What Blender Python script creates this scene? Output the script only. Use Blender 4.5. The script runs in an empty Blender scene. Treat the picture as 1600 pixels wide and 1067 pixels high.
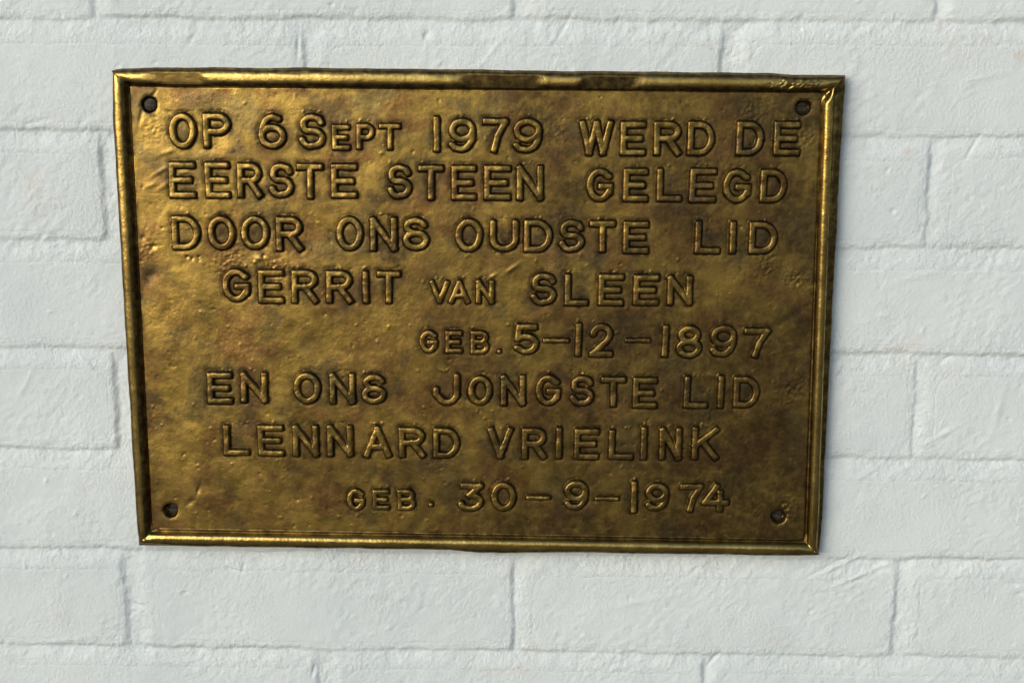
import bpy, math
import numpy as np

# ------------------------------------------------------------------ camera, sky, sun, exposure
scene = bpy.context.scene
C = scene.collection
R = math.radians
cam_d = bpy.data.cameras.new("camera"); cam = bpy.data.objects.new("camera", cam_d); C.objects.link(cam)
cam_d.sensor_width = 36.0; cam_d.lens = 36.0 * 2003.53 / 1600.0
cam_d.clip_start = 0.02; cam_d.clip_end = 500
from mathutils import Matrix
cam.matrix_world = (Matrix.Translation((0.034, -0.734, 0.130)) @ Matrix.Rotation(R(1.05), 4, 'Z')
                    @ Matrix.Rotation(R(-11.01), 4, 'X') @ Matrix.Rotation(R(-0.31), 4, 'Y')
                    @ Matrix.Rotation(R(90), 4, 'X'))
scene.camera = cam

SUN_TO = (-0.60, -0.72, 0.35)          # direction from the wall towards the light
sl = math.sqrt(sum(c * c for c in SUN_TO)); SUN_TO = tuple(c / sl for c in SUN_TO)
world = bpy.data.worlds.new("World"); scene.world = world; world.use_nodes = True
wn = world.node_tree.nodes; wl = world.node_tree.links
sky = wn.new('ShaderNodeTexSky'); sky.sky_type = 'NISHITA'; sky.sun_disc = False
sky.sun_elevation = math.asin(SUN_TO[2]); sky.sun_rotation = math.atan2(SUN_TO[0], SUN_TO[1])
sky.air_density = 1.0; sky.dust_density = 2.0; sky.ozone_density = 1.0
wl.new(sky.outputs[0], wn['Background'].inputs['Color'])
wn['Background'].inputs['Strength'].default_value = 0.10
sd = bpy.data.lights.new("sun", 'SUN'); sd.energy = 1.5; sd.angle = R(52); sd.color = (1.0, 0.99, 0.975)
so = bpy.data.objects.new("sun", sd); C.objects.link(so)
from mathutils import Vector
so.rotation_euler = Vector(SUN_TO).to_track_quat('Z', 'Y').to_euler(); so.location = (-2, -2, 2)
scene.view_settings.view_transform = 'Standard'; scene.view_settings.look = 'None'
scene.view_settings.exposure = 0.08; scene.view_settings.gamma = 1.0

# ------------------------------------------------------------------ numpy noise
_LAT = {}
def vnoise(x, y, seed):
    x = np.asarray(x, np.float32); y = np.asarray(y, np.float32)
    if seed not in _LAT:
        ang = np.random.RandomState(seed).rand(65536) * 2 * np.pi
        _LAT[seed] = (np.cos(ang).astype(np.float32), np.sin(ang).astype(np.float32))
    gx, gy = _LAT[seed]
    xf = np.floor(x); yf = np.floor(y); fx = x - xf; fy = y - yf
    xi = xf.astype(np.int32); yi = yf.astype(np.int32)
    def g(a, b, dx, dy):
        k = ((a & 255) << 8) | (b & 255)
        return gx.take(k) * dx + gy.take(k) * dy
    u = fx * fx * fx * (fx * (fx * 6 - 15) + 10); v = fy * fy * fy * (fy * (fy * 6 - 15) + 10)
    n0 = g(xi, yi, fx, fy) * (1 - u) + g(xi + 1, yi, fx - 1, fy) * u
    n1 = g(xi, yi + 1, fx, fy - 1) * (1 - u) + g(xi + 1, yi + 1, fx - 1, fy - 1) * u
    return (n0 * (1 - v) + n1 * v) * 1.5
def fbm(x, y, scale, seed, octs=4, gain=0.5):
    o = 0; a = 1.0; f = 1.0 / scale
    for k in range(octs):
        o = o + a * vnoise(x * f + 17.3 * k, y * f + 9.1 * k, seed + k); a *= gain; f *= 2.03
    return o
def sm(t):
    t = np.clip(t, 0, 1); return t * t * (3 - 2 * t)

# ------------------------------------------------------------------ mesh helpers
def mesh_from(name, verts, quads, mat, parent=None, attr=None, smooth=True):
    me = bpy.data.meshes.new(name)
    nv, nf = len(verts), len(quads)
    me.vertices.add(nv); me.vertices.foreach_set('co', np.asarray(verts, np.float32).ravel())
    me.loops.add(nf * 4); me.loops.foreach_set('vertex_index', np.asarray(quads, np.int32).ravel())
    me.polygons.add(nf); me.polygons.foreach_set('loop_start', np.arange(0, nf * 4, 4, dtype=np.int32))
    me.update(calc_edges=True)
    me.polygons.foreach_set('use_smooth', np.full(nf, smooth))
    me.materials.append(mat)
    if attr is not None:
        a = me.color_attributes.new('wear_shade', 'FLOAT_COLOR', 'POINT')
        c = np.ones((nv, 4), np.float32); c[:, :3] = attr; a.data.foreach_set('color', c.ravel())
    me.validate()
    o = bpy.data.objects.new(name, me); C.objects.link(o)
    if parent: o.parent = parent
    return o
def height_mesh(name, xs, zs, Hh, mat, parent=None, keep=None, back=None, attr=None):
    """xs, zs in mm, Hh[i,j] in mm towards the viewer; keep = mask of cells; back = depth (mm) of a solid back."""
    nx, nz = len(xs), len(zs)
    X, Z = np.meshgrid(xs, zs, indexing='ij')
    idx = np.arange(nx * nz).reshape(nx, nz)
    q = np.stack([idx[:-1, :-1], idx[1:, :-1], idx[1:, 1:], idx[:-1, 1:]], -1)
    if keep is None: keep = np.ones((nx - 1, nz - 1), bool)
    q = q[keep]
    V = np.stack([X.ravel(), -Hh.ravel(), Z.ravel()], 1)
    A = None if attr is None else attr.reshape(-1, 3)
    if back is not None:                               # skirt round every open border, dropping to the back plane
        k = np.zeros((nx + 1, nz + 1), bool); k[1:-1, 1:-1] = keep
        sk = []
        base = len(V)
        Vb = V.copy(); Vb[:, 1] = -back
        V = np.concatenate([V, Vb]); 
        if A is not None: A = np.concatenate([A, A])
        kk = k[1:-1, 1:-1]
        e = kk & ~k[:-2, 1:-1]; i, j = np.nonzero(e); a, b = idx[i, j], idx[i, j + 1]; sk.append(np.stack([a, b, b + base, a + base], 1))
        e = kk & ~k[2:, 1:-1]; i, j = np.nonzero(e); a, b = idx[i + 1, j], idx[i + 1, j + 1]; sk.append(np.stack([b, a, a + base, b + base], 1))
        e = kk & ~k[1:-1, :-2]; i, j = np.nonzero(e); a, b = idx[i, j], idx[i + 1, j]; sk.append(np.stack([b, a, a + base, b + base], 1))
        e = kk & ~k[1:-1, 2:]; i, j = np.nonzero(e); a, b = idx[i, j + 1], idx[i + 1, j + 1]; sk.append(np.stack([a, b, b + base, a + base], 1))
        q = np.concatenate([q] + sk)
    used = np.zeros(len(V), bool); used[q.ravel()] = True
    rm = np.cumsum(used) - 1
    V = V[used] * 0.001; q = rm[q]
    if A is not None: A = A[used]
    return mesh_from(name, V, q, mat, parent, A)

# ------------------------------------------------------------------ materials
def new_mat(name):
    m = bpy.data.materials.new(name); m.use_nodes = True
    nt = m.node_tree; b = nt.nodes['Principled BSDF']
    return m, nt, b
class NB:
    def __init__(s, nt): s.nt = nt; s.tc = nt.nodes.new('ShaderNodeTexCoord')
    def noise(s, scale, detail=4, rough=0.55, dist=0.0, stretch=None):
        n = s.nt.nodes.new('ShaderNodeTexNoise'); n.inputs['Scale'].default_value = scale
        n.inputs['Detail'].default_value = detail; n.inputs['Roughness'].default_value = rough; n.inputs['Distortion'].default_value = dist
        src = s.tc.outputs['Object']
        if stretch:
            mp = s.nt.nodes.new('ShaderNodeMapping'); mp.inputs['Scale'].default_value = stretch[0]; mp.inputs['Rotation'].default_value = stretch[1]
            s.nt.links.new(src, mp.inputs[0]); src = mp.outputs[0]
        s.nt.links.new(src, n.inputs['Vector']); return n.outputs['Fac']
    def ramp(s, fac, a, b, lo=0.0, hi=1.0):
        r = s.nt.nodes.new('ShaderNodeMapRange'); r.inputs[1].default_value = a; r.inputs[2].default_value = b
        r.inputs[3].default_value = lo; r.inputs[4].default_value = hi; s.nt.links.new(fac, r.inputs[0]); return r.outputs[0]
    def mix(s, fac, a, b):
        m = s.nt.nodes.new('ShaderNodeMix'); m.data_type = 'RGBA'
        if isinstance(fac, float): m.inputs[0].default_value = fac
        else: s.nt.links.new(fac, m.inputs[0])
        for k, v in ((6, a), (7, b)):
            if isinstance(v, tuple): m.inputs[k].default_value = (*v, 1)
            else: s.nt.links.new(v, m.inputs[k])
        return m.outputs[2]
    def math(s, op, a, b=None):
        m = s.nt.nodes.new('ShaderNodeMath'); m.operation = op
        for k, v in ((0, a), (1, b)):
            if v is None: continue
            if isinstance(v, (int, float)): m.inputs[k].default_value = v
            else: s.nt.links.new(v, m.inputs[k])
        return m.outputs[0]
    def bump(s, h, dist, strength=1.0, normal=None):
        b = s.nt.nodes.new('ShaderNodeBump'); b.inputs['Strength'].default_value = strength; b.inputs['Distance'].default_value = dist
        s.nt.links.new(h, b.inputs['Height'])
        if normal: s.nt.links.new(normal, b.inputs['Normal'])
        return b.outputs['Normal']
def paint_mat(name, grain):
    m, nt, b = new_mat(name); nb = NB(nt)
    base = nb.mix(nb.ramp(nb.noise(9, 4), 0.4, 0.7), (0.745, 0.832, 0.85), (0.675, 0.765, 0.795))
    warm = nb.ramp(nb.noise(22, 6, 0.65), 0.60, 0.78, 0, 0.55)
    base = nb.mix(warm, base, (0.74, 0.70, 0.62))
    sp = nb.ramp(nb.noise(150, 3, 0.6), 0.70, 0.80, 0, 0.35)
    base = nb.mix(sp, base, (0.55, 0.55, 0.53))
    at = nt.nodes.new('ShaderNodeAttribute'); at.attribute_name = 'wear_shade'
    sx = nt.nodes.new('ShaderNodeSeparateColor'); nt.links.new(at.outputs['Color'], sx.inputs[0])
    base = nb.mix(sx.outputs[0], base, (0.60, 0.49, 0.36))
    nt.links.new(base, b.inputs['Base Color']); b.inputs['Roughness'].default_value = 0.62
    b.inputs['Specular IOR Level'].default_value = 0.35
    n1 = nb.bump(nb.noise(800, 5, 0.62), 0.0004 * grain, 0.6)
    patchy = nb.ramp(nb.noise(24, 4, 0.6), 0.36, 0.62, 0.25, 1.3)
    n2 = nb.bump(nb.math('MULTIPLY', patchy, nb.noise(480, 4, 0.6, 0.2, ((1.0, 1.0, 0.8), (0, R(-38), 0)))), 0.0011 * grain, 0.5, n1)
    nt.links.new(n2, b.inputs['Normal'])
    return m
M_paint = paint_mat("white_masonry_paint", 1.0)
M_mortar = paint_mat("white_painted_mortar", 1.5)

def brass_mat(name, polish):
    m, nt, b = new_mat(name); nb = NB(nt)
    at = nt.nodes.new('ShaderNodeAttribute'); at.attribute_name = 'wear_shade'
    sx = nt.nodes.new('ShaderNodeSeparateColor'); nt.links.new(at.outputs['Color'], sx.inputs[0])
    dark, red, green = sx.outputs
    col = nb.mix(nb.ramp(nb.noise(38, 6, 0.6, 0.4), 0.36, 0.66), (0.56, 0.385, 0.095) if not polish > .5 else (0.68, 0.50, 0.15), (0.36, 0.25, 0.07) if not polish > .5 else (0.40, 0.28, 0.08))
    col = nb.mix(nb.ramp(nb.noise(190, 6, 0.68), 0.51, 0.70, 0, 0.55), col, (0.24, 0.16, 0.06))
    fine = nb.noise(420, 4, 0.6)
    mr = nb.math('MULTIPLY', red, nb.ramp(fine, 0.3, 0.65, 0.45, 1.0))
    col = nb.mix(mr, col, (0.26, 0.125, 0.06))
    mg = nb.math('MULTIPLY', green, nb.ramp(fine, 0.3, 0.65, 0.6, 1.0))
    col = nb.mix(mg, col, (0.075, 0.09, 0.07))
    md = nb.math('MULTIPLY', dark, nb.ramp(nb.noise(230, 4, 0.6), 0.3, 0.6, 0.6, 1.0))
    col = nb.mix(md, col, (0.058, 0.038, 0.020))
    spk = nb.ramp(nb.noise(620, 3, 0.6), 0.66, 0.74, 0, 0.75 * (1 - .6 * polish))
    col = nb.mix(spk, col, (0.05, 0.035, 0.02))
    nt.links.new(col, b.inputs['Base Color'])
    b.inputs['Metallic'].default_value = 1.0
    rg = nb.ramp(nb.noise(90, 5, 0.6), 0.3, 0.7, 0.26 - 0.09 * polish, 0.39 - 0.13 * polish)
    rg = nb.math('ADD', rg, nb.math('MULTIPLY', dark, 0.15))
    nt.links.new(rg, b.inputs['Roughness'])
    n1 = nb.bump(nb.noise(900, 4, 0.65), 0.00016, 0.35 * (1 - 0.5 * polish))
    n2 = nb.bump(nb.noise(480, 5, 0.62), 0.0004, 0.28 * (1 - 0.5 * polish), n1)
    nt.links.new(n2, b.inputs['Normal'])
    return m
M_brass = brass_mat("weathered_brass", 0.0)
M_letter = brass_mat("rubbed_brass", 0.2)
M_frame = brass_mat("polished_brass", 0.9)
M_screw, _nt, _b = new_mat("dull_screw_metal"); _n = NB(_nt)
_nt.links.new(_n.mix(_n.ramp(_n.noise(500, 4), 0.4, 0.6), (0.035, 0.032, 0.026), (0.08, 0.07, 0.05)), _b.inputs['Base Color'])
_b.inputs['Metallic'].default_value = 0.6; _b.inputs['Roughness'].default_value = 0.65
_nt.links.new(_n.bump(_n.noise(900, 3), 0.0003, 0.5), _b.inputs['Normal'])
M_ground, _nt, _b = new_mat("grey_paving"); _n = NB(_nt)
_nt.links.new(_n.mix(_n.ramp(_n.noise(3, 5), 0.35, 0.65), (0.12, 0.115, 0.105), (0.18, 0.17, 0.155)), _b.inputs['Base Color'])
_b.inputs['Roughness'].default_value = 0.9

# ------------------------------------------------------------------ ground in front of the wall (only seen mirrored in the brass)
g = mesh_from('ground', [(-60, -60, -1.45), (60, -60, -1.45), (60, 2, -1.45), (-60, 2, -1.45)], [(0, 1, 2, 3)], M_ground)
g['kind'] = 'structure'

# ------------------------------------------------------------------ wall
wall = bpy.data.objects.new('brick_wall', None); C.objects.link(wall)
wall['label'] = "white painted brick wall with rough thick mortar joints behind the brass plaque"
wall['category'] = "wall"
def axis(f0, f1, o0, o1, fine, coarse):
    return np.concatenate([np.arange(o0, f0, coarse), np.arange(f0, f1, fine), np.arange(f1, o1 + 0.1, coarse)])
FX0, FX1, FZ0, FZ1 = -305, 340, -240, 190
PITCH, HEAD, BZ, HX, J = 62.5, 234.3, 234.3, -216.1, 16.0
def warp(X, Z):
    wx = 0.9 * fbm(X, Z, 14, 11, 3) + 0.35 * fbm(X, Z, 3, 14, 2)
    wz = 0.8 * fbm(X, Z, 26, 21, 3) + 0.35 * fbm(X, Z, 3.5, 24, 2) + 0.8 * fbm(X, Z, 90, 27, 1)
    return X + wx, Z + wz
rb = np.random.RandomState(5)
bricks = []                                            # x0, x1, z0, z1, tilt_x, tilt_z, offset
for k in range(-6, 17):
    zb = BZ - k * PITCH
    for j in range(-4, 6):
        xr = HX + (j + (0.5 if k % 2 == 0 else 0.0)) * HEAD + rb.uniform(-2.5, 2.5)
        xl = xr - HEAD + J + rb.uniform(-2, 2)
        a = [xl, xr, zb + rb.uniform(-.5, .5), zb + PITCH - 14 + rb.uniform(-1.2, 1.2), rb.uniform(-.0022, .0022), rb.uniform(-.006, .006), rb.uniform(-.35, .35)]
        if k == 7 and j == 1: a[0] -= 0
        if xr < -640 or xl > 690 or zb < -500 or zb > 480: continue
        bricks.append(a)
def relief(X, Z):                                      # lumpy brushed paint, leaning ridges
    c, s = math.cos(R(38)), math.sin(R(38))
    U, V = X * c + Z * s, -X * s + Z * c
    r = 0.14 * fbm(U / 1.35, V, 4.4, 41, 4, .6)
    lump = fbm(X, Z, 46, 51, 4, .6)
    big = 0.16 * fbm(U / 1.3, V, 9.5, 44, 3)
    h = r * (0.12 + 1.5 * sm(lump * 1.5 + 0.35)) + big * sm(.6 + 1.2 * fbm(X, Z, 60, 46, 2)) + 0.24 * fbm(X, Z, 30, 57, 2)
    for cx, cz, rx, rz, rot, a in W_MARKS:
        i0, i1 = np.searchsorted(X[:, 0], [cx - 2.6 * rx, cx + 2.6 * rx]); j0, j1 = np.searchsorted(Z[0], [cz - 2.6 * rx, cz + 2.6 * rx])
        if i1 <= i0 or j1 <= j0: continue
        x = X[i0:i1, j0:j1] - cx; z = Z[i0:i1, j0:j1] - cz; c_, s_ = math.cos(rot), math.sin(rot)
        h[i0:i1, j0:j1] += a * np.exp(-((x * c_ + z * s_) / rx) ** 2 - ((-x * s_ + z * c_) / rz) ** 2)
    return h
# pits, nicks and brush ridges of the paint: x, z, half length, half width, angle, height
W_MARKS = [(-207.5, -179.3, 5, 1.2, R(-15), -.9), (272.7, -21.3, 4, 1.0, R(35), -.9), (323.2, -158.3, 5, 1.6, R(-10), -1.0), (326.4, -164.8, 2, 1.0, 0, -.8),
           (232.9, -153.0, 22, 1.3, R(24), .6), (209.8, -150.0, 16, 1.0, R(30), -.5), (221.1, -146.6, 14, 1.0, R(26), .5), (144.7, -152.5, 7, 1.4, R(-20), -.8),
           (-147.7, -155.4, 6, .9, R(-20), -.9), (-141.7, -152.9, 3, .9, R(75), -.8), (-80.9, 176.9, 1.4, 1.1, 0, -.9), (-28.2, 160.8, 2.2, 1.3, R(60), -.9),
           (-209.6, 70.2, 1.6, .7, R(40), -.8), (-177.6, -170.2, 1.6, .8, 0, -.7), (202.4, -177.5, 1.4, .7, R(20), -.8), (236.7, 64.6, 1.5, 1.0, 0, -.7),
           (-100.4, 154.6, 7, .9, R(85), -.9), (30.5, 134.9, 6, 1.0, R(40), .4), (48.1, 164.6, 9, 1.0, R(58), -.5), (8.9, 152.3, 8, 1.2, R(50), .45),
           (-159.7, 158.5, 8, 1.2, R(55), -.4), (-249.4, 112.0, 8, 1.0, R(10), -.5), (144.8, -209.4, 7, 1.0, R(50), -.9), (-267.1, -41.1, 10, 1.4, R(60), .4),
           (-231.9, -25.3, 12, 1.2, R(-50), .35), (279.3, 100.9, 9, 1.0, R(60), -.6), (305.3, -50.9, 12, 2.0, R(80), .4), (272.9, -66.7, 10, 1.2, R(30), .5),
           (255.4, 28.0, 16, 2.2, R(15), .3), (283.5, 139.7, 14, 1.8, R(12), .3), (-254.2, -202.5, 14, 1.6, R(8), .3), (-56.4, -170.7, 18, 2.2, R(-6), .3),
           (-100.5, -219.3, 5, 1.2, R(80), -1.0), (99.0, -172.7, 20, 2.0, R(12), .28)]
_rw = np.random.RandomState(77)
for _ in range(240):
    W_MARKS.append((_rw.uniform(-300, 335), _rw.uniform(-235, 185), _rw.uniform(.9, 2.2), _rw.uniform(.6, 1.1), _rw.uniform(0, 3.1), _rw.choice([-1, -1, 1]) * _rw.uniform(.25, .6)))
def wall_wear(X, Z):
    st = np.zeros(X.shape)
    for (cx, cz, rx, rz, a) in (W_STAINS):
        d = np.hypot((X - cx) / rx, (Z - cz) / rz) + 0.5 * fbm(X, Z, 6, 61, 3)
        st = np.maximum(st, a * (1 - sm(d)))
    return np.stack([st, st * 0, st * 0], -1)
W_STAINS = [(243.6, 98.5, 9, 3, .30), (301.0, 150.9, 6, 6, .35), (270.2, 14.8, 3.5, 3, .3), (278.4, 161.2, 14, 3, .2),
            (236.5, 9.3, 5, 3, .12), (237.2, -32.3, 5, 3, .18), (274.8, -94.8, 10, 3, .15), (-257.1, -185.8, 4, 4, .2),
            (-187.6, -218.4, 16, 2, .2), (5.9, -219.0, 22, 2, .2), (263.6, -141.3, 5, 1.5, .25), (-277.9, -142.7, 5, 2, .15), (126.6, 155.6, 6, 2, .2)]
def mortar_h(X, Z):
    Xw, Zw = warp(X, Z)
    dmin = np.full(X.shape, 99.0); din = np.full(X.shape, 99.0); dlow = np.full(X.shape, 99.0); hb = np.zeros(X.shape)
    for x0, x1, z0, z1, tx, tz, off in bricks:
        i0, i1 = np.searchsorted(X[:, 0], [x0 - 26, x1 + 26]); j0, j1 = np.searchsorted(Z[0], [z0 - 26, z1 + 26])
        if i1 <= i0 or j1 <= j0: continue
        S = (slice(i0, i1), slice(j0, j1)); x = Xw[S]; z = Zw[S]
        d = np.hypot(np.maximum(x0 - x, 0) + 3 * np.maximum(x - x1, 0), np.maximum(z - z1, 0) + 3 * np.maximum(z0 - z, 0))
        near = d < dmin[S]; xc = np.clip(X[S], x0, x1); zc = np.clip(Z[S], z0, z1)
        hb[S] = np.where(near, off * 0.6 + tx * (xc - (x0 + x1) / 2) + tz * (zc - (z0 + z1) / 2), hb[S])
        dmin[S] = np.minimum(dmin[S], d)
        qx = np.abs(x - (x0 + x1) / 2) - (x1 - x0) / 2 + 10; qz = np.abs(z - (z0 + z1) / 2) - (z1 - z0) / 2 + 10
        sdf = np.hypot(np.maximum(qx, 0), np.maximum(qz, 0)) + np.minimum(np.maximum(qx, qz), 0) - 10
        din[S] = np.minimum(din[S], sdf)
        side = (x > x1 - 3) | (z < z0 + 3)
        dlow[S] = np.minimum(dlow[S], np.where(side, np.abs(sdf), 99))
    ramp_w = 14 + 5 * fbm(X, Z, 30, 71, 2)
    k_ = sm(dmin / ramp_w)
    h = hb * (1 - k_) - (1.7 + .6 * fbm(X, Z, 60, 75, 2)) * k_ + 0.26 * fbm(X, Z, 7, 73, 4, .6) * (0.25 + .75 * sm(dmin / 5)) + 1.25 * relief(X, Z)
    crack = sm(0.85 + 1.2 * fbm(X, Z, 34, 77, 2))
    h -= 0.07 * np.clip(-din - 0.5, 0, 9) ** 1.5
    h -= 0.25 * crack * np.exp(-(dlow / 0.7) ** 2)
    return h, din
xs = axis(FX0, FX1, -640, 680, 0.8, 5.0); zs = axis(FZ0, FZ1, -480, 480, 0.8, 5.0)
X, Z = np.meshgrid(xs, zs, indexing='ij')
H_, din = mortar_h(X, Z)
H_ = np.where(din < -7, -6.0, H_)
# hide only what lies deep under the bricks: keep it as a coarse solid bed further back
keep = (din[:-1, :-1] > -8)
mort = height_mesh('mortar', xs, zs, H_, M_mortar, wall, keep=keep, back=-60.0, attr=wall_wear(X, Z))
def brick_mesh(b):
    x0, x1, z0, z1, tx, tz, off = b
    infine = x1 > FX0 and x0 < FX1 and z1 > FZ0 and z0 < FZ1 and not (x0 > -195 and x1 < 195 and z0 > -130 and z1 < 130)
    st = 0.8 if infine else 5.0
    bx = np.arange(x0 - 3, x1 + 3, st); bz = np.arange(z0 - 3, z1 + 3, st)
    X, Z = np.meshgrid(bx, bz, indexing='ij'); x, z = warp(X, Z)
    qx = np.abs(x - (x0 + x1) / 2) - (x1 - x0) / 2 + 10; qz = np.abs(z - (z0 + z1) / 2) - (z1 - z0) / 2 + 10
    sdf = np.hypot(np.maximum(qx, 0), np.maximum(qz, 0)) + np.minimum(np.maximum(qx, qz), 0) - 10
    low = np.maximum(sm((z0 + 6 - z) / 4 + 0.5), sm((x - x1 + 6) / 4 + 0.5))
    w = 2.4 + 0.8 * low * np.clip(1 + 1.2 * fbm(X, Z, 28, 83, 2), .2, 2)
    t = np.clip((sdf + w) / w, 0, None)
    h = off * 0.6 + tx * (X - (x0 + x1) / 2) + tz * (Z - (z0 + z1) / 2) + relief(X, Z) - 1.0 * t ** 2.2 - 3.0 * np.clip(sdf, 0, 3)
    k = sdf[:-1, :-1] < 1.6
    return height_mesh('brick', bx, bz, h, M_paint, wall, keep=k, back=-60.0, attr=wall_wear(X, Z))
for b in bricks: brick_mesh(b)

# ------------------------------------------------------------------ plaque
plaque = bpy.data.objects.new('memorial_plaque', None); C.objects.link(plaque); plaque.location = (0, 0, 0)
plaque['label'] = "tarnished brass memorial plaque with raised Dutch lettering and a rolled border, on the white wall"
plaque['category'] = "plaque"
FACE = 7.0
CO = {'TL': (-203.6, 141.4), 'TR': (204.2, 140.0), 'BR': (204.2, -139.6), 'BL': (-202.8, -137.4)}
P_STAINS = [  # x, z, radius, dark, red, green
 (-85.6, 122.0, 15, .5, .6, 0), (-66.1, 109.7, 10, .1, .5, 0), (-134.2, 97.9, 7, .6, 0, .6), (-107.6, 104.1, 8, .5, .2, .3), (-134.7, 104.0, 6, .4, 0, .5),
 (-187.0, 24.8, 5.2, 1.0, 0, 0), (-190.1, 22.5, 4.4, 1.0, 0, 0), (-124.5, 107.6, 5, .5, 0, .9), (-136.8, 96.5, 5, .5, 0, .9), (-91.0, 119.5, 11, .8, .2, .2), (123.8, 103.1, 3, .8, .6, 0), (-45.4, 33.3, 9, .9, .2, 0), (-52.6, 45.0, 12, .1, .7, 0), (-43.1, 74.1, 10, .5, 0, .3), (-5.8, 63.6, 8, .7, 0, .2),
 (-3.3, 78.0, 14, .1, .5, 0), (120.2, 103.0, 4, .5, .6, 0), (136.2, 105.6, 6, .6, .9, 0), (114.3, 64.4, 24, .7, .7, 0), (129.1, 53.6, 20, .6, .6, 0),
 (93.0, 49.7, 18, .4, .3, 0), (78.0, 75.0, 14, .3, .5, 0), (52.3, 101.6, 12, .3, .5, 0), (49.3, 63.9, 10, .3, .4, .1), (67.9, 34.9, 12, .1, 0, .8),
 (59.0, 18.3, 10, .3, 0, .8), (50.0, 5.2, 22, .7, .5, 0), (94.3, -5.6, 30, .7, .4, 0), (-16.3, 0.9, 28, .5, .5, 0), (-53.5, -22.1, 26, .3, .4, 0),
 (32.1, -55.6, 26, .5, .5, 0), (-20.2, -52.3, 18, .5, .4, 0), (65.8, -59.1, 14, .9, .2, 0), (80.2, -36.0, 22, .5, 0, .4), (117.4, -39.4, 20, .5, .3, .2),
 (13.5, -77.1, 14, .2, .4, 0), (88.6, -76.3, 16, .6, 0, .4), (151.7, -65.9, 5, .8, .5, 0), (115.1, -87.7, 8, .8, .4, 0), (-31.8, -93.2, 16, .6, .3, 0),
 (-9.1, -102.8, 12, .5, .2, 0), (161.0, -20.1, 34, .5, .1, 0), (177.1, -50.3, 34, .5, .2, 0), (145.7, -105.0, 40, .5, .1, 0), (182.6, -88.9, 30, .6, .1, 0),
 (180.2, 79.2, 12, .8, 0, 0), (181.1, 97.0, 10, .6, 0, .2), (182.6, 28.5, 9, .7, 0, .1), (175.8, 57.6, 18, .4, 0, .1), (160.4, -5.0, 14, .6, .2, 0),
 (-189.7, -61.8, 9, .3, .2, 0), (-169.2, -112.6, 14, .4, .1, 0), (-164.9, -100.7, 5, .6, 0, .1), (181.8, -112.4, 8, .6, 0, 0), (-76.4, -52.9, 14, .1, .5, 0),
 (-67.7, 19.1, 10, .3, .5, 0), (-89.1, -33.8, 10, .5, .3, 0), (-149.3, -42.1, 9, .4, .1, .1), (-98.0, -14.9, 9, .3, .1, .2), (5.9, -21.5, 20, .2, .5, 0),
 (-189.4, -134.9, 18, .1, .6, 0), (-131.6, -131.3, 30, .2, .45, 0), (-34.5, 28.6, 10, .2, .5, 0), (-81.3, 70.3, 9, .3, .3, .2), (-88.2, 88.2, 10, .1, .6, 0)]
def wear_shade(X, Z, amount=1.0, extra=[]):
    a = fbm(X, Z, 56, 101, 5, .46); b = fbm(X, Z, 30, 111, 5, .58); c = fbm(X, Z, 34, 121, 5, .55)
    east = sm((X + 150) / 330)                         # light falling off to the right, painted in as browner brass
    south = sm((40 - Z) / 200)
    dark = np.clip(.62 * a - .02 + .86 * east + .18 * south, 0, .80); red = np.clip((b - 0.02) * 1.4, 0, .7); green = np.clip((c - 0.22) * 1.5, 0, .5)
    n = 0.45 * fbm(X, Z, 12, 131, 4, .55)
    for cx, cz, r, d_, r_, g_ in P_STAINS + extra:
        w = 1 - sm(np.hypot(X - cx, Z - cz) / r * 0.9 + n - 0.05)
        dark = np.maximum(dark, w * d_); red = np.maximum(red, w * r_); green = np.maximum(green, w * g_)
    return np.stack([dark, red, green], -1) * amount

HOLES = [(-183.4, 121.8), (182.0, 122.4), (-182.4, -116.0), (178.9, -115.6)]
rp = np.random.RandomState(9)
px_ = np.arange(-203, 204.2, 0.5); pz_ = np.arange(-138.5, 140.5, 0.5)
X, Z = np.meshgrid(px_, pz_, indexing='ij')
left = -203.6 + 0 * Z; right = 204.2 + 0 * Z
top = 141.4 + (X + 203.6) / 407.8 * -1.4; bot = -137.4 + (X + 202.8) / 407 * -2.2
edge = np.minimum(np.minimum(X - left, right - X - 3.2 * (Z + 139.6) / 279.6), np.minimum(top - Z, Z - bot))
hf = 0.16 * fbm(X, Z, 30, 201, 3) + 0.08 * fbm(X, Z, 11, 207, 3) + 0.018 * fbm(X, Z, 3.2, 211, 3)
def bump_at(h, cx, cz, r, a, ax=1.0, rot=0.0, p=2):
    i0, i1 = np.searchsorted(px_, [cx - 3.2 * r * max(ax, 1), cx + 3.2 * r * max(ax, 1)]); j0, j1 = np.searchsorted(pz_, [cz - 3.2 * r * max(ax, 1), cz + 3.2 * r * max(ax, 1)])
    x = X[i0:i1, j0:j1] - cx; z = Z[i0:i1, j0:j1] - cz; c, s = math.cos(rot), math.sin(rot)
    u = (x * c + z * s) / (r * ax); v = (-x * s + z * c) / r
    h[i0:i1, j0:j1] += a * np.exp(-(u * u + v * v) ** (p / 2))
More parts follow.
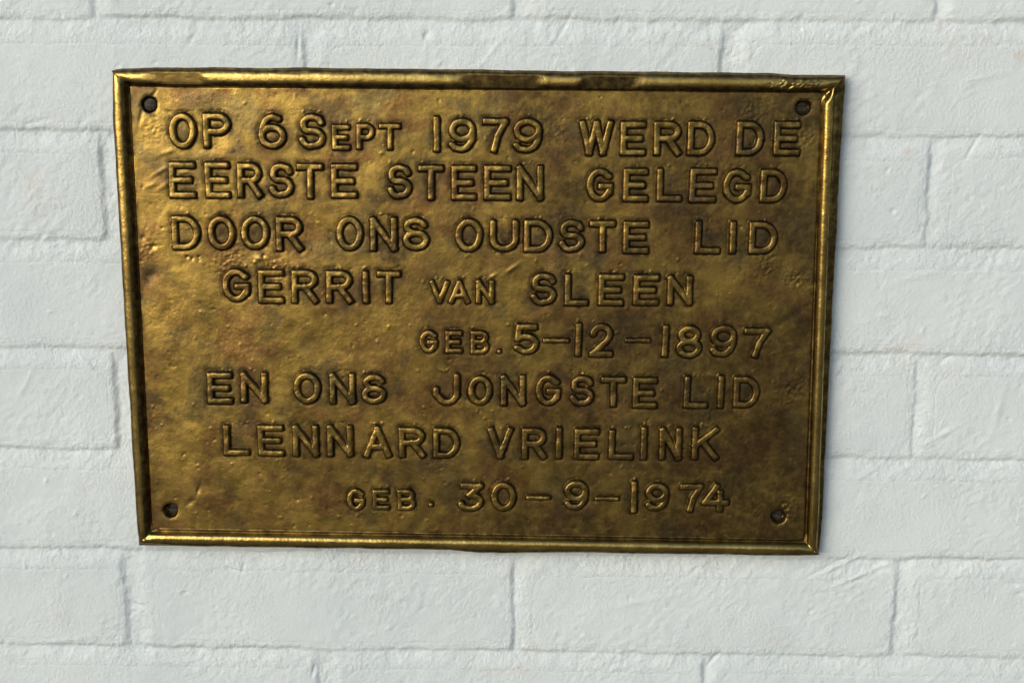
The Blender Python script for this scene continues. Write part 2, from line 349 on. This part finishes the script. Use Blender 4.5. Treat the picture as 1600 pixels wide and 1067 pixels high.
for cx, cz, r, a, ax, rot in [                          # flow marks, dents and lumps of the casting
    (-173.8, 78.7, 1.5, .55, 5, R(33)), (-179.0, 84.8, 1.2, .35, 6, R(30)), (-184.9, 76.8, 1.4, .4, 3, R(20)), (-174.2, 95.5, 1.3, .4, 4, R(20)),
    (-124.3, 35.6, 1.6, .8, 1.6, 0), (-126.9, 33.4, .9, .7, 1, 0), (-122.0, 37.1, .9, -.8, 1, 0),
    (-165.9, 36.1, .8, -.7, 1, 0), (-162.9, 35.3, .7, -.6, 1.4, R(90)), (-159.2, 36.1, .8, -.6, 1, 0),
    (-187.4, 25.5, 3.4, -.7, 1.3, R(40)), (-191.1, 46.9, 1.4, -.7, 1, 0), (-185.5, 41.8, 1.6, -.8, 1.2, 0), (-192.5, 33.6, 1.0, -.6, 1, 0),
    (178.3, 2.6, 2.4, -.28, 8, R(-145)), (-165.0, -102.6, 1.0, -.6, 3, R(70)), (-169.9, -110.2, 1.6, -.5, 2, R(40)),
    (-188.4, 116.1, 1.2, -.5, 4, R(75)), (-181.4, 126.7, .9, -.6, 4, R(50)), (-173.1, 117.9, 1.0, -.5, 2, R(-30)),
    (-37.9, 56.1, 1.0, -.3, 6, R(30)), (20.5, 30.9, 1.2, .5, 4, R(35)), (9.5, 26.4, .9, .5, 3, R(35)),
    (-90.6, -14.8, 14, -.5, 1.3, 0), (-101.3, 0.1, 9, .4, 1.4, R(-40)), (-146.2, -7.8, 16, -.45, 1.5, R(20)), (-46.1, -22.0, 12, .4, 2, R(60)),
    (-180.4, -23.3, 12, .5, 1.6, R(70)), (-166.7, -53.8, 14, -.4, 1.6, R(20))]:
    bump_at(hf, cx, cz, r, a * .6, ax, rot)
RM = np.zeros(hf.shape)
for (cx, cz, rr, n) in [(182.0, 25.6, 8, 70), (165.9, 35.7, 9, 26), (182.7, -108.5, 9, 60), (164.8, -111.9, 7, 26), (183.2, -118.4, 6, 14), (155.1, 121.5, 12, 26),
                        (183.9, -38.8, 10, 22), (176.6, -40.8, 10, 10), (-115.3, 28.0, 12, 30), (-140.8, 35.1, 14, 24), (-190.3, 40.3, 9, 26), (194.8, -34.9, 9, 16),
                        (-179.7, 109.1, 12, 16), (184.2, 105.9, 10, 26), (41.5, 108.6, 14, 14), (-8.6, 118.9, 5, 8), (128.0, 84.2, 14, 16), (129.0, -54.6, 10, 10)]:
    bump_at(RM, cx, cz, rr * .6, min(1.0, n / 45.0), 1.3, rp.uniform(0, 3))
for _ in range(520):
    bump_at(hf, rp.uniform(-190, 190), rp.uniform(-128, 128), rp.uniform(.45, .9), rp.choice([-1, 1]) * rp.uniform(.06, .22), rp.uniform(1, 1.8), rp.uniform(0, 3.1))

# ---- lettering: every character is a raised bead, built from the distance to its strokes
def arc(cx, cy, rx, ry, a0, a1, n=14):
    t = np.radians(np.linspace(a0, a1, n)); return [(cx + rx * math.cos(a), cy + ry * math.sin(a)) for a in t]
G = {
 'O': [arc(.5, .5, .5, .5, 0, 360, 32)], '0': [arc(.5, .5, .5, .5, 0, 360, 32)],
 'P': [[(0, 0), (0, 1)], [(0, 1), (.58, 1)] + arc(.58, .73, .42, .27, 90, -90) + [(0, .46)]],
 '6': [arc(.5, .32, .5, .32, 0, 360, 26), [(.80, .93), (.55, 1.0)] + arc(.55, .45, .52, .55, 100, 180, 10)],
 '9': [arc(.5, .68, .5, .32, 0, 360, 26), arc(.46, .52, .54, .52, 15, -90, 12) + [(.16, .03), (.0, .15)]],
 'S': [[(.97, .80), (.88, .93)] + arc(.5, .76, .44, .24, 60, 180, 10) + arc(.30, .72, .24, .20, 190, 250, 5) + arc(.55, .28, .45, .25, 75, -90, 12) + arc(.46, .26, .46, .26, -100, -160, 6) + [(.0, .22)]],
 's': [arc(.5, .27, .5, .27, 0, 360, 24), arc(.5, .77, .44, .23, 15, 250, 20)],
 'E': [[(0, 0), (0, 1)], [(0, 1), (1, 1)], [(0, .5), (.86, .5)], [(0, 0), (1, 0)]],
 'T': [[(0, 1), (1, 1)], [(.5, 1), (.5, 0)]],
 '1': [[(.5, 0), (.5, 1)]], 'I': [[(.5, 0), (.5, 1)]],
 '7': [[(0, 1), (1, 1)], [(1, 1), (.62, .5), (.45, 0)]],
 'W': [[(0, 1), (.25, 0), (.5, 1), (.75, 0), (1, 1)]],
 'R': [[(0, 0), (0, 1)], [(0, 1), (.58, 1)] + arc(.58, .75, .40, .25, 90, -90) + [(0, .5)], [(.5, .5), (1, 0)]],
 'D': [[(0, 0), (0, 1)], [(0, 1), (.45, 1)] + arc(.45, .5, .55, .5, 90, -90, 18) + [(0, 0)]],
 'N': [[(0, 0), (0, 1)], [(0, 1), (1, 0)], [(1, 0), (1, 1)]],
 'G': [[(.95, .82)] + arc(.5, .5, .5, .5, 45, 330, 28) + [(.98, .22), (1, .44)], [(.56, .46), (1, .46)]],
 'L': [[(0, 1), (0, 0)], [(0, 0), (1, 0)]],
 'U': [[(0, 1), (0, .36)] + arc(.5, .36, .5, .36, 180, 360, 14) + [(1, 1)]],
 'V': [[(0, 1), (.5, 0), (1, 1)]],
 'A': [[(0, 0), (.5, 1), (1, 0)], [(.2, .32), (.8, .32)]],
 'B': [[(0, 0), (0, 1)], [(0, 1), (.6, 1)] + arc(.6, .76, .33, .24, 90, -90, 10) + [(0, .52)], [(.6, .52)] + arc(.6, .26, .4, .26, 90, -90, 10) + [(0, 0)]],
 '5': [[(.95, 1), (.12, 1)], [(.12, 1), (.04, .52)], [(.04, .52), (.25, .6)] + arc(.5, .31, .5, .31, 110, -140, 18) + [(.0, .14)]],
 '2': [[(.02, .74)] + arc(.5, .72, .47, .28, 165, -20, 14) + [(.75, .45), (.0, 0)], [(0, 0), (1, 0)]],
 '8': [arc(.5, .26, .5, .26, 0, 360, 24), arc(.5, .76, .42, .24, 0, 360, 22)],
 'J': [[(1, 1), (1, .33)] + arc(.55, .33, .45, .33, 0, -130, 10) + [(.0, .30), (0, .48)]],
 'K': [[(0, 0), (0, 1)], [(1, 1), (.0, .40)], [(.34, .58), (1, 0)]],
 '3': [[(.1, 1), (.95, 1)], [(.95, 1), (.42, .60)], [(.42, .60)] + arc(.45, .30, .52, .30, 80, -150, 16) + [(.0, .2)]],
 '4': [[(.52, 1), (0, .30)], [(0, .30), (1, .30)], [(.72, .72), (.72, 0)]],
 '-': [[(0, .5), (1, .5)]], '.': [[(.45, .45), (.55, .55)]],
}
LETTERS = """O,-173.1,-157.1,97.1,117.7;P,-153.8,-137.6,97.7,117.8;6,-122.8,-106.4,97.4,117.6;S,-99.8,-84.3,97.2,117.7;E,-81.3,-70.5,96.9,111.8;P,-67.6,-56.7,97.4,112.4;T,-54.9,-41.9,97.1,112.5;1,-24.7,-19.7,96.2,116.7;9,-15.7,0.0,96.3,115.7;7,3.1,18.3,96.0,115.8;9,20.4,37.1,96.0,115.9;W,57.3,76.9,94.8,114.9;E,80.1,95.1,94.9,114.5;R,98.9,114.9,95.0,114.6;D,117.6,133.4,95.1,114.7;D,144.8,160.8,95.3,114.9;E,165.6,181.0,95.4,115.0
E,-174.4,-158.6,69.4,90.5;E,-153.9,-139.0,69.5,90.6;R,-135.7,-120.8,69.7,90.2;S,-117.5,-103.0,69.8,90.3;T,-101.8,-86.0,69.4,90.0;E,-82.4,-66.8,70.0,90.1;S,-50.5,-36.1,69.7,90.0;T,-33.0,-18.0,69.3,89.6;E,-14.4,0.4,69.4,89.7;E,4.0,19.9,69.5,89.8;N,22.4,38.2,69.3,89.9;G,61.8,77.5,69.0,88.4;E,82.3,97.0,69.2,88.5;L,101.2,116.2,69.3,88.6;E,119.6,135.4,68.9,88.8;G,138.3,154.9,69.0,88.5;D,159.2,174.8,69.2,88.5
D,-174.1,-157.3,39.9,60.2;O,-153.6,-137.1,40.0,60.3;O,-134.6,-117.7,40.5,60.4;R,-114.5,-98.6,39.6,60.0;O,-80.1,-64.1,40.2,60.5;N,-60.8,-44.7,40.0,60.1;s,-42.2,-26.5,40.7,60.2;O,-12.3,4.0,40.0,59.7;U,7.3,24.4,40.3,59.3;D,26.6,43.6,40.1,59.4;S,46.7,61.7,40.1,59.5;T,63.9,79.3,40.2,59.1;E,82.9,98.2,39.8,58.9;L,123.6,138.8,40.0,59.2;I,143.1,147.5,40.1,59.3;D,154.0,170.7,40.2,59.2
G,-146.3,-129.7,10.1,30.1;E,-125.7,-110.2,9.5,29.6;R,-106.5,-90.5,9.5,29.7;R,-86.6,-70.6,9.7,29.5;I,-65.7,-61.3,9.8,29.4;T,-57.4,-42.9,9.9,29.5;V,-27.1,-15.0,10.3,24.2;A,-16.1,-3.3,10.1,24.3;N,-0.5,10.7,10.2,24.6;S,30.8,46.2,9.4,29.1;L,50.2,64.4,9.5,28.7;E,69.5,84.9,9.7,28.7;E,89.3,104.8,10.0,28.5;N,108.8,123.9,10.2,28.1
G,-33.1,-21.8,-18.8,-4.7;E,-18.3,-7.7,-18.8,-4.9;B,-3.7,7.8,-19.3,-4.8;.,11.1,15.6,-19.0,-15.2;5,21.4,36.4,-19.2,-0.6;-,38.2,53.9,-12.3,-8.7;1,56.6,61.2,-20.1,0.2;2,64.9,79.3,-20.3,-0.0;-,85.3,100.6,-11.8,-8.3;1,106.8,110.9,-20.0,-0.5;8,114.8,130.4,-20.4,-0.7;9,134.4,150.0,-19.6,-0.2;7,153.5,169.2,-20.0,-1.9
E,-157.5,-142.1,-50.3,-30.7;N,-137.8,-121.5,-49.5,-30.5;O,-106.9,-90.4,-49.8,-30.4;N,-85.9,-70.2,-49.7,-30.6;s,-67.1,-52.0,-49.4,-31.0;J,-25.5,-9.3,-49.7,-29.9;O,-5.2,9.7,-49.7,-31.2;N,13.8,29.0,-49.7,-30.6;G,34.2,49.5,-49.5,-30.4;S,54.1,68.6,-49.7,-30.6;T,72.1,87.3,-49.9,-31.2;E,90.5,105.5,-50.5,-31.4;L,120.1,134.9,-50.2,-30.4;I,139.5,144.1,-50.0,-29.9;D,148.7,164.4,-49.5,-30.3
L,-149.1,-133.0,-81.4,-62.3;E,-128.9,-112.8,-81.6,-62.1;N,-108.3,-92.3,-81.8,-61.9;N,-88.0,-72.1,-81.5,-61.7;A,-66.5,-49.6,-81.9,-62.1;R,-45.8,-29.6,-81.7,-62.6;D,-25.7,-9.4,-81.8,-62.8;V,6.4,21.8,-81.7,-62.1;R,26.3,41.6,-82.0,-62.3;I,46.1,50.8,-81.5,-61.7;E,57.0,72.3,-81.7,-62.3;L,77.2,92.5,-81.5,-62.9;I,96.2,99.9,-81.7,-60.8;N,106.7,120.5,-81.6,-61.2;K,125.7,142.1,-81.3,-60.5
G,-77.0,-65.6,-114.7,-100.3;E,-61.8,-51.1,-113.9,-100.7;B,-47.0,-35.6,-114.0,-100.5;.,-29.0,-24.6,-111.6,-108.2;3,-11.0,4.9,-114.3,-96.1;0,8.3,23.8,-113.9,-95.3;-,29.1,44.2,-106.3,-103.6;9,51.8,66.5,-112.6,-93.9;-,69.7,84.6,-106.8,-103.5;1,91.0,95.1,-114.1,-93.9;9,99.5,113.9,-112.6,-94.9;7,119.6,133.9,-113.2,-95.1;4,132.8,149.3,-113.0,-94.9"""
def glyph_sdf(X, Z, strokes):
    d = np.full(X.shape, 99.0)
    for s in strokes:
        for k in range(len(s) - 1):
            (ax, az), (bx, bz) = s[k], s[k + 1]
            L = math.hypot(bx - ax, bz - az)
            if L < 1e-6: continue
            ux, uz = (bx - ax) / L, (bz - az) / L
            al = (X - ax) * ux + (Z - az) * uz; pe = np.abs(-(X - ax) * uz + (Z - az) * ux)
            ex = np.maximum(np.maximum(-al, al - L), 0)
            p = 4.0 if len(s) <= 5 else 2.0
            d = np.minimum(d, (pe ** p + ex ** p) ** (1 / p))
    return d
def make_letter(ch, x0, x1, z0, z1, scale):
    r = 2.5 if scale > 17 else 2.1
    if ch == '.': r = 1.8
    if ch == '-': r = 1.75
    ins = r * 0.86
    ax0, ax1, az0, az1 = x0 + ins, x1 - ins, z0 + ins, z1 - ins
    if ch in '1I': ax0 = ax1 = (x0 + x1) / 2
    if ch == '-': az0 = az1 = (z0 + z1) / 2
    if ch == '.': ax0 = ax1 = (x0 + x1) / 2; az0 = az1 = (z0 + z1) / 2
    lean = rp.uniform(-.015, .02)
    st = []
    for s in G[ch]:
        st.append([(ax0 + u * (ax1 - ax0) + lean * (az1 - az0) * (v - .5), az0 + v * (az1 - az0)) for u, v in s])
    if ch == '.': st = [[((x0 + x1) / 2 - .05, (z0 + z1) / 2), ((x0 + x1) / 2 + .05, (z0 + z1) / 2)]]
    g_ = 0.36
    gx = np.arange(x0 - 1.2, x1 + 1.2, g_); gz = np.arange(z0 - 1.2, z1 + 1.2, g_)
    X, Z = np.meshgrid(gx, gz, indexing='ij')
    wx = .16 * fbm(X, Z, 3.5, 301, 2); wz = .16 * fbm(X, Z, 3.5, 305, 2)
    d = glyph_sdf(X + wx, Z + wz, st)
    t = np.clip(d / r, 0, 1.25)
    crest = 1.55 + .22 * fbm(X, Z, 9, 311, 2)
    h = 1.45 * crest * (1 - .18 * np.minimum(t, .7) ** 2) * (1 - sm((t - .50) / .54)) - .25 * (t > 1.04)
    h = h + 0.05 * fbm(X, Z, 1.6, 315, 2)
    keep = (d[:-1, :-1] < r * 1.16) | (d[1:, 1:] < r * 1.16)
    W = wear_shade(X, Z, 0.8); W[..., 0] = np.maximum(W[..., 0], .38); W[..., 0] = np.maximum(W[..., 0], .95 * sm((t - .50) / .25))   # shade of the steep flanks painted dark, crest left lighter
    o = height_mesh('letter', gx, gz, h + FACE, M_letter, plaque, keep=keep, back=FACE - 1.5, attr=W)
    return st, r
def local(cx0, cx1, cz0, cz1):
    i0, i1 = np.searchsorted(px_, [cx0, cx1]); j0, j1 = np.searchsorted(pz_, [cz0, cz1]); return (slice(i0, i1), slice(j0, j1))
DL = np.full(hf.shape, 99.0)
counters = []                                          # verdigris and dried polish caught between the strokes
for row in LETTERS.split("\n"):
    for it in row.split(";"):
        ch, a, b, c, d = it.split(","); a, b, c, d = map(float, (a, b, c, d))
        st, r = make_letter(ch, a, b, c, d, d - c)
        S = local(a - 8, b + 8, c - 8, d + 8)          # fillet and sunk ring where the bead meets the plate
        dd = glyph_sdf(X[S], Z[S], st)
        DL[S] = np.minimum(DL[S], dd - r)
        hf[S] -= 0.10 * np.exp(-((dd - r - .15) / .9) ** 2)
        if ch not in '-.':                             # flash left along the upper edge of many letters
            bump_at(RM, (a + b) / 2 + rp.uniform(-2, 2), d + .7, 1.0, rp.uniform(.2, .9), (b - a) / 3.2, 0)
            for _ in range(rp.randint(0, 3)):
                bump_at(hf, rp.uniform(a + 1, b - 1), d + rp.uniform(.2, 1.4), rp.uniform(.35, .55), rp.uniform(.2, .5), rp.uniform(1, 1.8), rp.uniform(0, 3))
            counters.append(((a + b) / 2 + rp.uniform(-1, 1), (c + d) / 2 + rp.uniform(-2, 2), rp.uniform(6.5, 10), rp.uniform(.45, .95), 0, rp.uniform(.4, .95)))
hf += np.clip(RM, 0, 1.1) * (.34 * fbm(X, Z, 2.3, 221, 3, .6) - .05)
for hx, hz in HOLES:
    rr = np.hypot(X - hx, Z - hz) + .25 * fbm(X, Z, 3, 401, 2)
    hf = np.where(rr < 6, hf - 0.15 * np.exp(-((rr - 4.8) / .9) ** 2), hf)
    hf = hf - 5.0 * (1 - sm((rr - 3.7) / .8))
hf = np.where(edge < 9.8, np.minimum(hf, -0.2) - 1.8 * sm((9.8 - edge) / 1.5), hf)
PW = wear_shade(X, Z, 1.0, counters)
patch = fbm(X, Z, 7, 611, 4, .6) + .6 * fbm(X, Z, 30, 617, 2)    # breaks up the shade painted round letters and along the rim, and screw-hole tarnish
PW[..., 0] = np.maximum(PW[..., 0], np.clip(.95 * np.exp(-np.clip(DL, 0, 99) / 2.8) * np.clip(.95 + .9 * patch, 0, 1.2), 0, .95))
PW[..., 0] = np.maximum(PW[..., 0], np.clip(.95 * np.exp(-np.clip(edge - 10, 0, 99) / 1.6) * np.clip(.7 + .9 * patch, 0, 1.2), 0, .9))
for hx, hz in HOLES:
    PW[..., 0] = np.maximum(PW[..., 0], .95 * (1 - sm((np.hypot(X - hx, Z - hz) - 4.2 + 1.6 * patch) / 3.0)))
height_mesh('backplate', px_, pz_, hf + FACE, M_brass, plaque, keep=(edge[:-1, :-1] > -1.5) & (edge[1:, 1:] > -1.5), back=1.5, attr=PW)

# ---- rolled frame round the plate
ss = np.concatenate([np.linspace(0, 1, 6), np.linspace(1.35, 10, 27), np.linspace(10.4, 14.5, 9)])
def dome(s, c, r, H, p=2.3):
    return H * np.clip(1 - np.abs((s - c) / r) ** p, 0, 1) ** (1 / p * 1.15)
def profile(side, t, q, P):
    """side: 0 top, 1 right, 2 bottom, 3 left; t along (0..1); q mm along; returns heights over the face at the offsets ss"""
    s = ss
    edge_h = -0.6 * (1 - np.clip(s / 0.9, 0, 1)) ** 2
    if side == 0:
        h = np.maximum(dome(s, 5.0, 4.6, 3.5), np.minimum(0.6 + .45 * s, 2.4) * (s < 5)); gr = (9.7, .8, .9)
    elif side == 1:
        c = 8.9 - 4.2 * t; h = np.maximum(dome(s, c, 3.2, 3.6), np.minimum(1.0 + .22 * s, 1.9) * (s < c)); gr = (c + 4.1, .9, .9)
    elif side == 2:
        h = dome(s, 4.2, 4.2, 3.6); gr = (8.2, .6, .7); h = np.maximum(h, .5 * np.exp(-((s - 10.3) / .9) ** 2))
    else:
        h = dome(s, 3.9, 3.9, 3.7); gr = (9.0, 1.3, 1.1)
    h = h + edge_h
    h = h - gr[2] * np.exp(-((s - gr[0]) / gr[1]) ** 2)
    if side == 0:
        for a, b, slope, top_ in ((0.465, 0.60, .15, 3.2), (0.635, 0.735, .17, 3.3), (0.03, 0.13, .10, 3.2)):
            w = sm((t - a) / .03) * sm((b - t) / .02)
            h = h * (1 - w) + w * np.minimum(h, top_ - slope * s)
        w = sm((t - .90) / .02) * sm((.985 - t) / .02)
        h = h + w * (.30 * vnoise(np.full(s.shape, q / 3.1), s / 2.2, 521) + .3 * vnoise(np.full(s.shape, q / 1.3), s / 1.5, 522)) * (s > .6) * (s < 9)
    return h
outline_bump = {0: [(0, 0), (.03, .3), (.06, .9), (.28, 1.4), (.45, 1.3), (.62, .9), (.8, .9), (.9, .7), (.94, -.4), (1, 0)],
                1: [(0, 0), (.3, -.5), (.6, -.3), (.9, .2), (1, -.3)],
                2: [(0, -.8), (.06, 0), (.35, .3), (.46, 1.3), (.50, 1.2), (.54, -.2), (.7, .2), (.95, .3), (1, -.8)],   # right to left
                3: [(0, -.8), (.04, 0), (.5, .5), (.9, .7), (1, -.6)]}
cs = [CO['TL'], CO['TR'], CO['BR'], CO['BL']]
# order: top TL->TR, right TR->BR, bottom BR->BL, left BL->TL
rings = []; pts = []
common = np.mean([profile(k, 0.5 if k != 1 else .5, 0, 0) for k in (0, 2, 3)], 0)
for side in range(4):
    A = np.array(cs[side]); B = np.array(cs[(side + 1) % 4]); L = np.linalg.norm(B - A); u = (B - A) / L
    n_in = np.array([u[1], -u[0]])                     # clockwise order: inward is to the right of travel
    n = int(L / 0.7)
    for i in range(n):
        t = i / n
        along = ss + t * (L - 2 * ss)
        ob = np.interp(t, *zip(*outline_bump[side])) * min(1, t * 60, (1 - t) * 60)
        ob += (.35 * float(vnoise(np.array([t * L / 24.0]), np.array([side * 7.7]), 501)) + .12 * float(vnoise(np.array([t * L / 5.0]), np.array([side * 3.7]), 503))) * min(1, t * 40, (1 - t) * 40)
        fade = np.clip(1 - ss / 6.0, 0, 1)
        if side != 9: ob -= 1.1 * math.exp(-min(t * L if side != 1 else 99, (1 - t) * L if side != 0 else 99) / 2.2)
        off = ss - ob * fade
        P = A[None] + u[None] * along[:, None] + n_in[None] * off[:, None]
        h = profile(side, t, t * L, P)
        dc = min(t, 1 - t) * L
        w = float(sm(np.array(dc / 6.0))); h = h * w + common * (1 - w)
        wob = .16 * vnoise(P[:, 0] / 17, P[:, 1] / 17, 511) + .035 * vnoise(P[:, 0] / 4, P[:, 1] / 4, 513) + .03 * vnoise(P[:, 0] / 1.4, P[:, 1] / 1.4, 515)
        h = h + wob * (ss < 11)
        if side == 2: h = h + .06 * vnoise(P[:, 0] / .9, P[:, 1] / 3, 517) * (ss < 7)
        si = 10.6 + (3.2 * (1 - t) if side == 1 else 0) + (3.2 * min(1, max(0, (t - .9) * 10)) if side == 0 else 0)
        h = np.where(ss > si, h - 1.0 * (ss - si), h)
        ring = np.concatenate([[(P[0, 0], -1.2, P[0, 1])], [(P[0, 0], -(FACE - 2.5), P[0, 1])], np.stack([P[:, 0], -(h + FACE), P[:, 1]], 1), [(P[-1, 0], -1.2, P[-1, 1])]])
        rings.append(ring)
Rg = np.array(rings); nr, npf = Rg.shape[:2]
idx = np.arange(nr * npf).reshape(nr, npf); nxt = np.roll(idx, -1, 0)
q = []
for j in range(npf):
    j2 = (j + 1) % npf
    q.append(np.stack([idx[:, j], idx[:, j2], nxt[:, j2], nxt[:, j]], 1))
q = np.concatenate(q)
FV = Rg.reshape(-1, 3)
FW = wear_shade(FV[:, 0], FV[:, 2], .10)
sall = np.tile(np.concatenate([[0, 0], ss, [14.5]]), nr); sideall = np.concatenate([np.full(int(np.linalg.norm(np.array(cs[(k + 1) % 4]) - np.array(cs[k])) / 0.7), k) for k in range(4)]).repeat(npf)
tp = np.concatenate([np.arange(m) / m for m in [int(np.linalg.norm(np.array(cs[(k + 1) % 4]) - np.array(cs[k])) / 0.7) for k in range(4)]]).repeat(npf)
lo_ = np.select([sideall == 0, sideall == 1, sideall == 2], [3.0, 7.2 - 4.6 * tp, 2.4], 2.0)
hi_ = np.select([sideall == 0, sideall == 1, sideall == 2], [6.6, 11.6 - 4.2 * tp, 8.0], 5.0)
crest_noise = .5 * fbm(FV[:, 0], FV[:, 2], 9, 541, 3)         # ragged edge of the highlight painted along the crest and shade down the flanks
FW[:, 0] = np.maximum(FW[:, 0], .92 * np.maximum(sm((lo_ - sall + crest_noise) / 1.2 + .5), sm((sall - hi_ + crest_noise) / 1.6 + .5)))
flat_noise = fbm(FV[:, 0], FV[:, 2], 6, 551, 3)
for a_, b_, k_ in ((0.475, 0.60, .9), (0.64, 0.735, .95), (0.05, 0.12, .5), (.925, .945, .7)):       # worn flats of the top rim, their broken highlight painted dark
    FW[:, 0] = np.maximum(FW[:, 0], k_ * (sideall == 0) * sm((tp - a_ + .006 * flat_noise) / .006) * sm((b_ - tp + .01 * flat_noise) / .012))
mesh_from('frame', FV * .001, q, M_frame, plaque, FW)

# ---- screws sunk in the four holes
for n_, (hx, hz) in enumerate(HOLES):
    rad = np.array([0, .6, 1.4, 2.2, 3.0, 3.5, 3.7, 3.7]); ht = np.array([1.0, .98, .9, .75, .5, .2, -.3, -2.5])
    seg = 28; V = []; top_h = FACE - (1.8 if n_ == 0 else 4.9)
    ang0 = rp.uniform(0, 3.1)
    for i, (r_, h_) in enumerate(zip(rad, ht)):
        for a in range(seg):
            th = 2 * math.pi * a / seg; x_, z_ = r_ * math.cos(th), r_ * math.sin(th)
            cut = 0.7 if (n_ and abs(-x_ * math.sin(ang0) + z_ * math.cos(ang0)) < .55 and i < 6) else 0.0
            V.append((hx + x_, -(top_h + h_ - cut), hz + z_))
    Q = [(i * seg + a, (i + 1) * seg + a, (i + 1) * seg + (a + 1) % seg, i * seg + (a + 1) % seg) for i in range(len(rad) - 1) for a in range(seg)]
    s_ = mesh_from('screw', np.array(V) * .001, Q, M_screw, plaque, None)
    if n_ == 0: s_['label'] = "screw head filled flush and dull grey in the upper left hole"
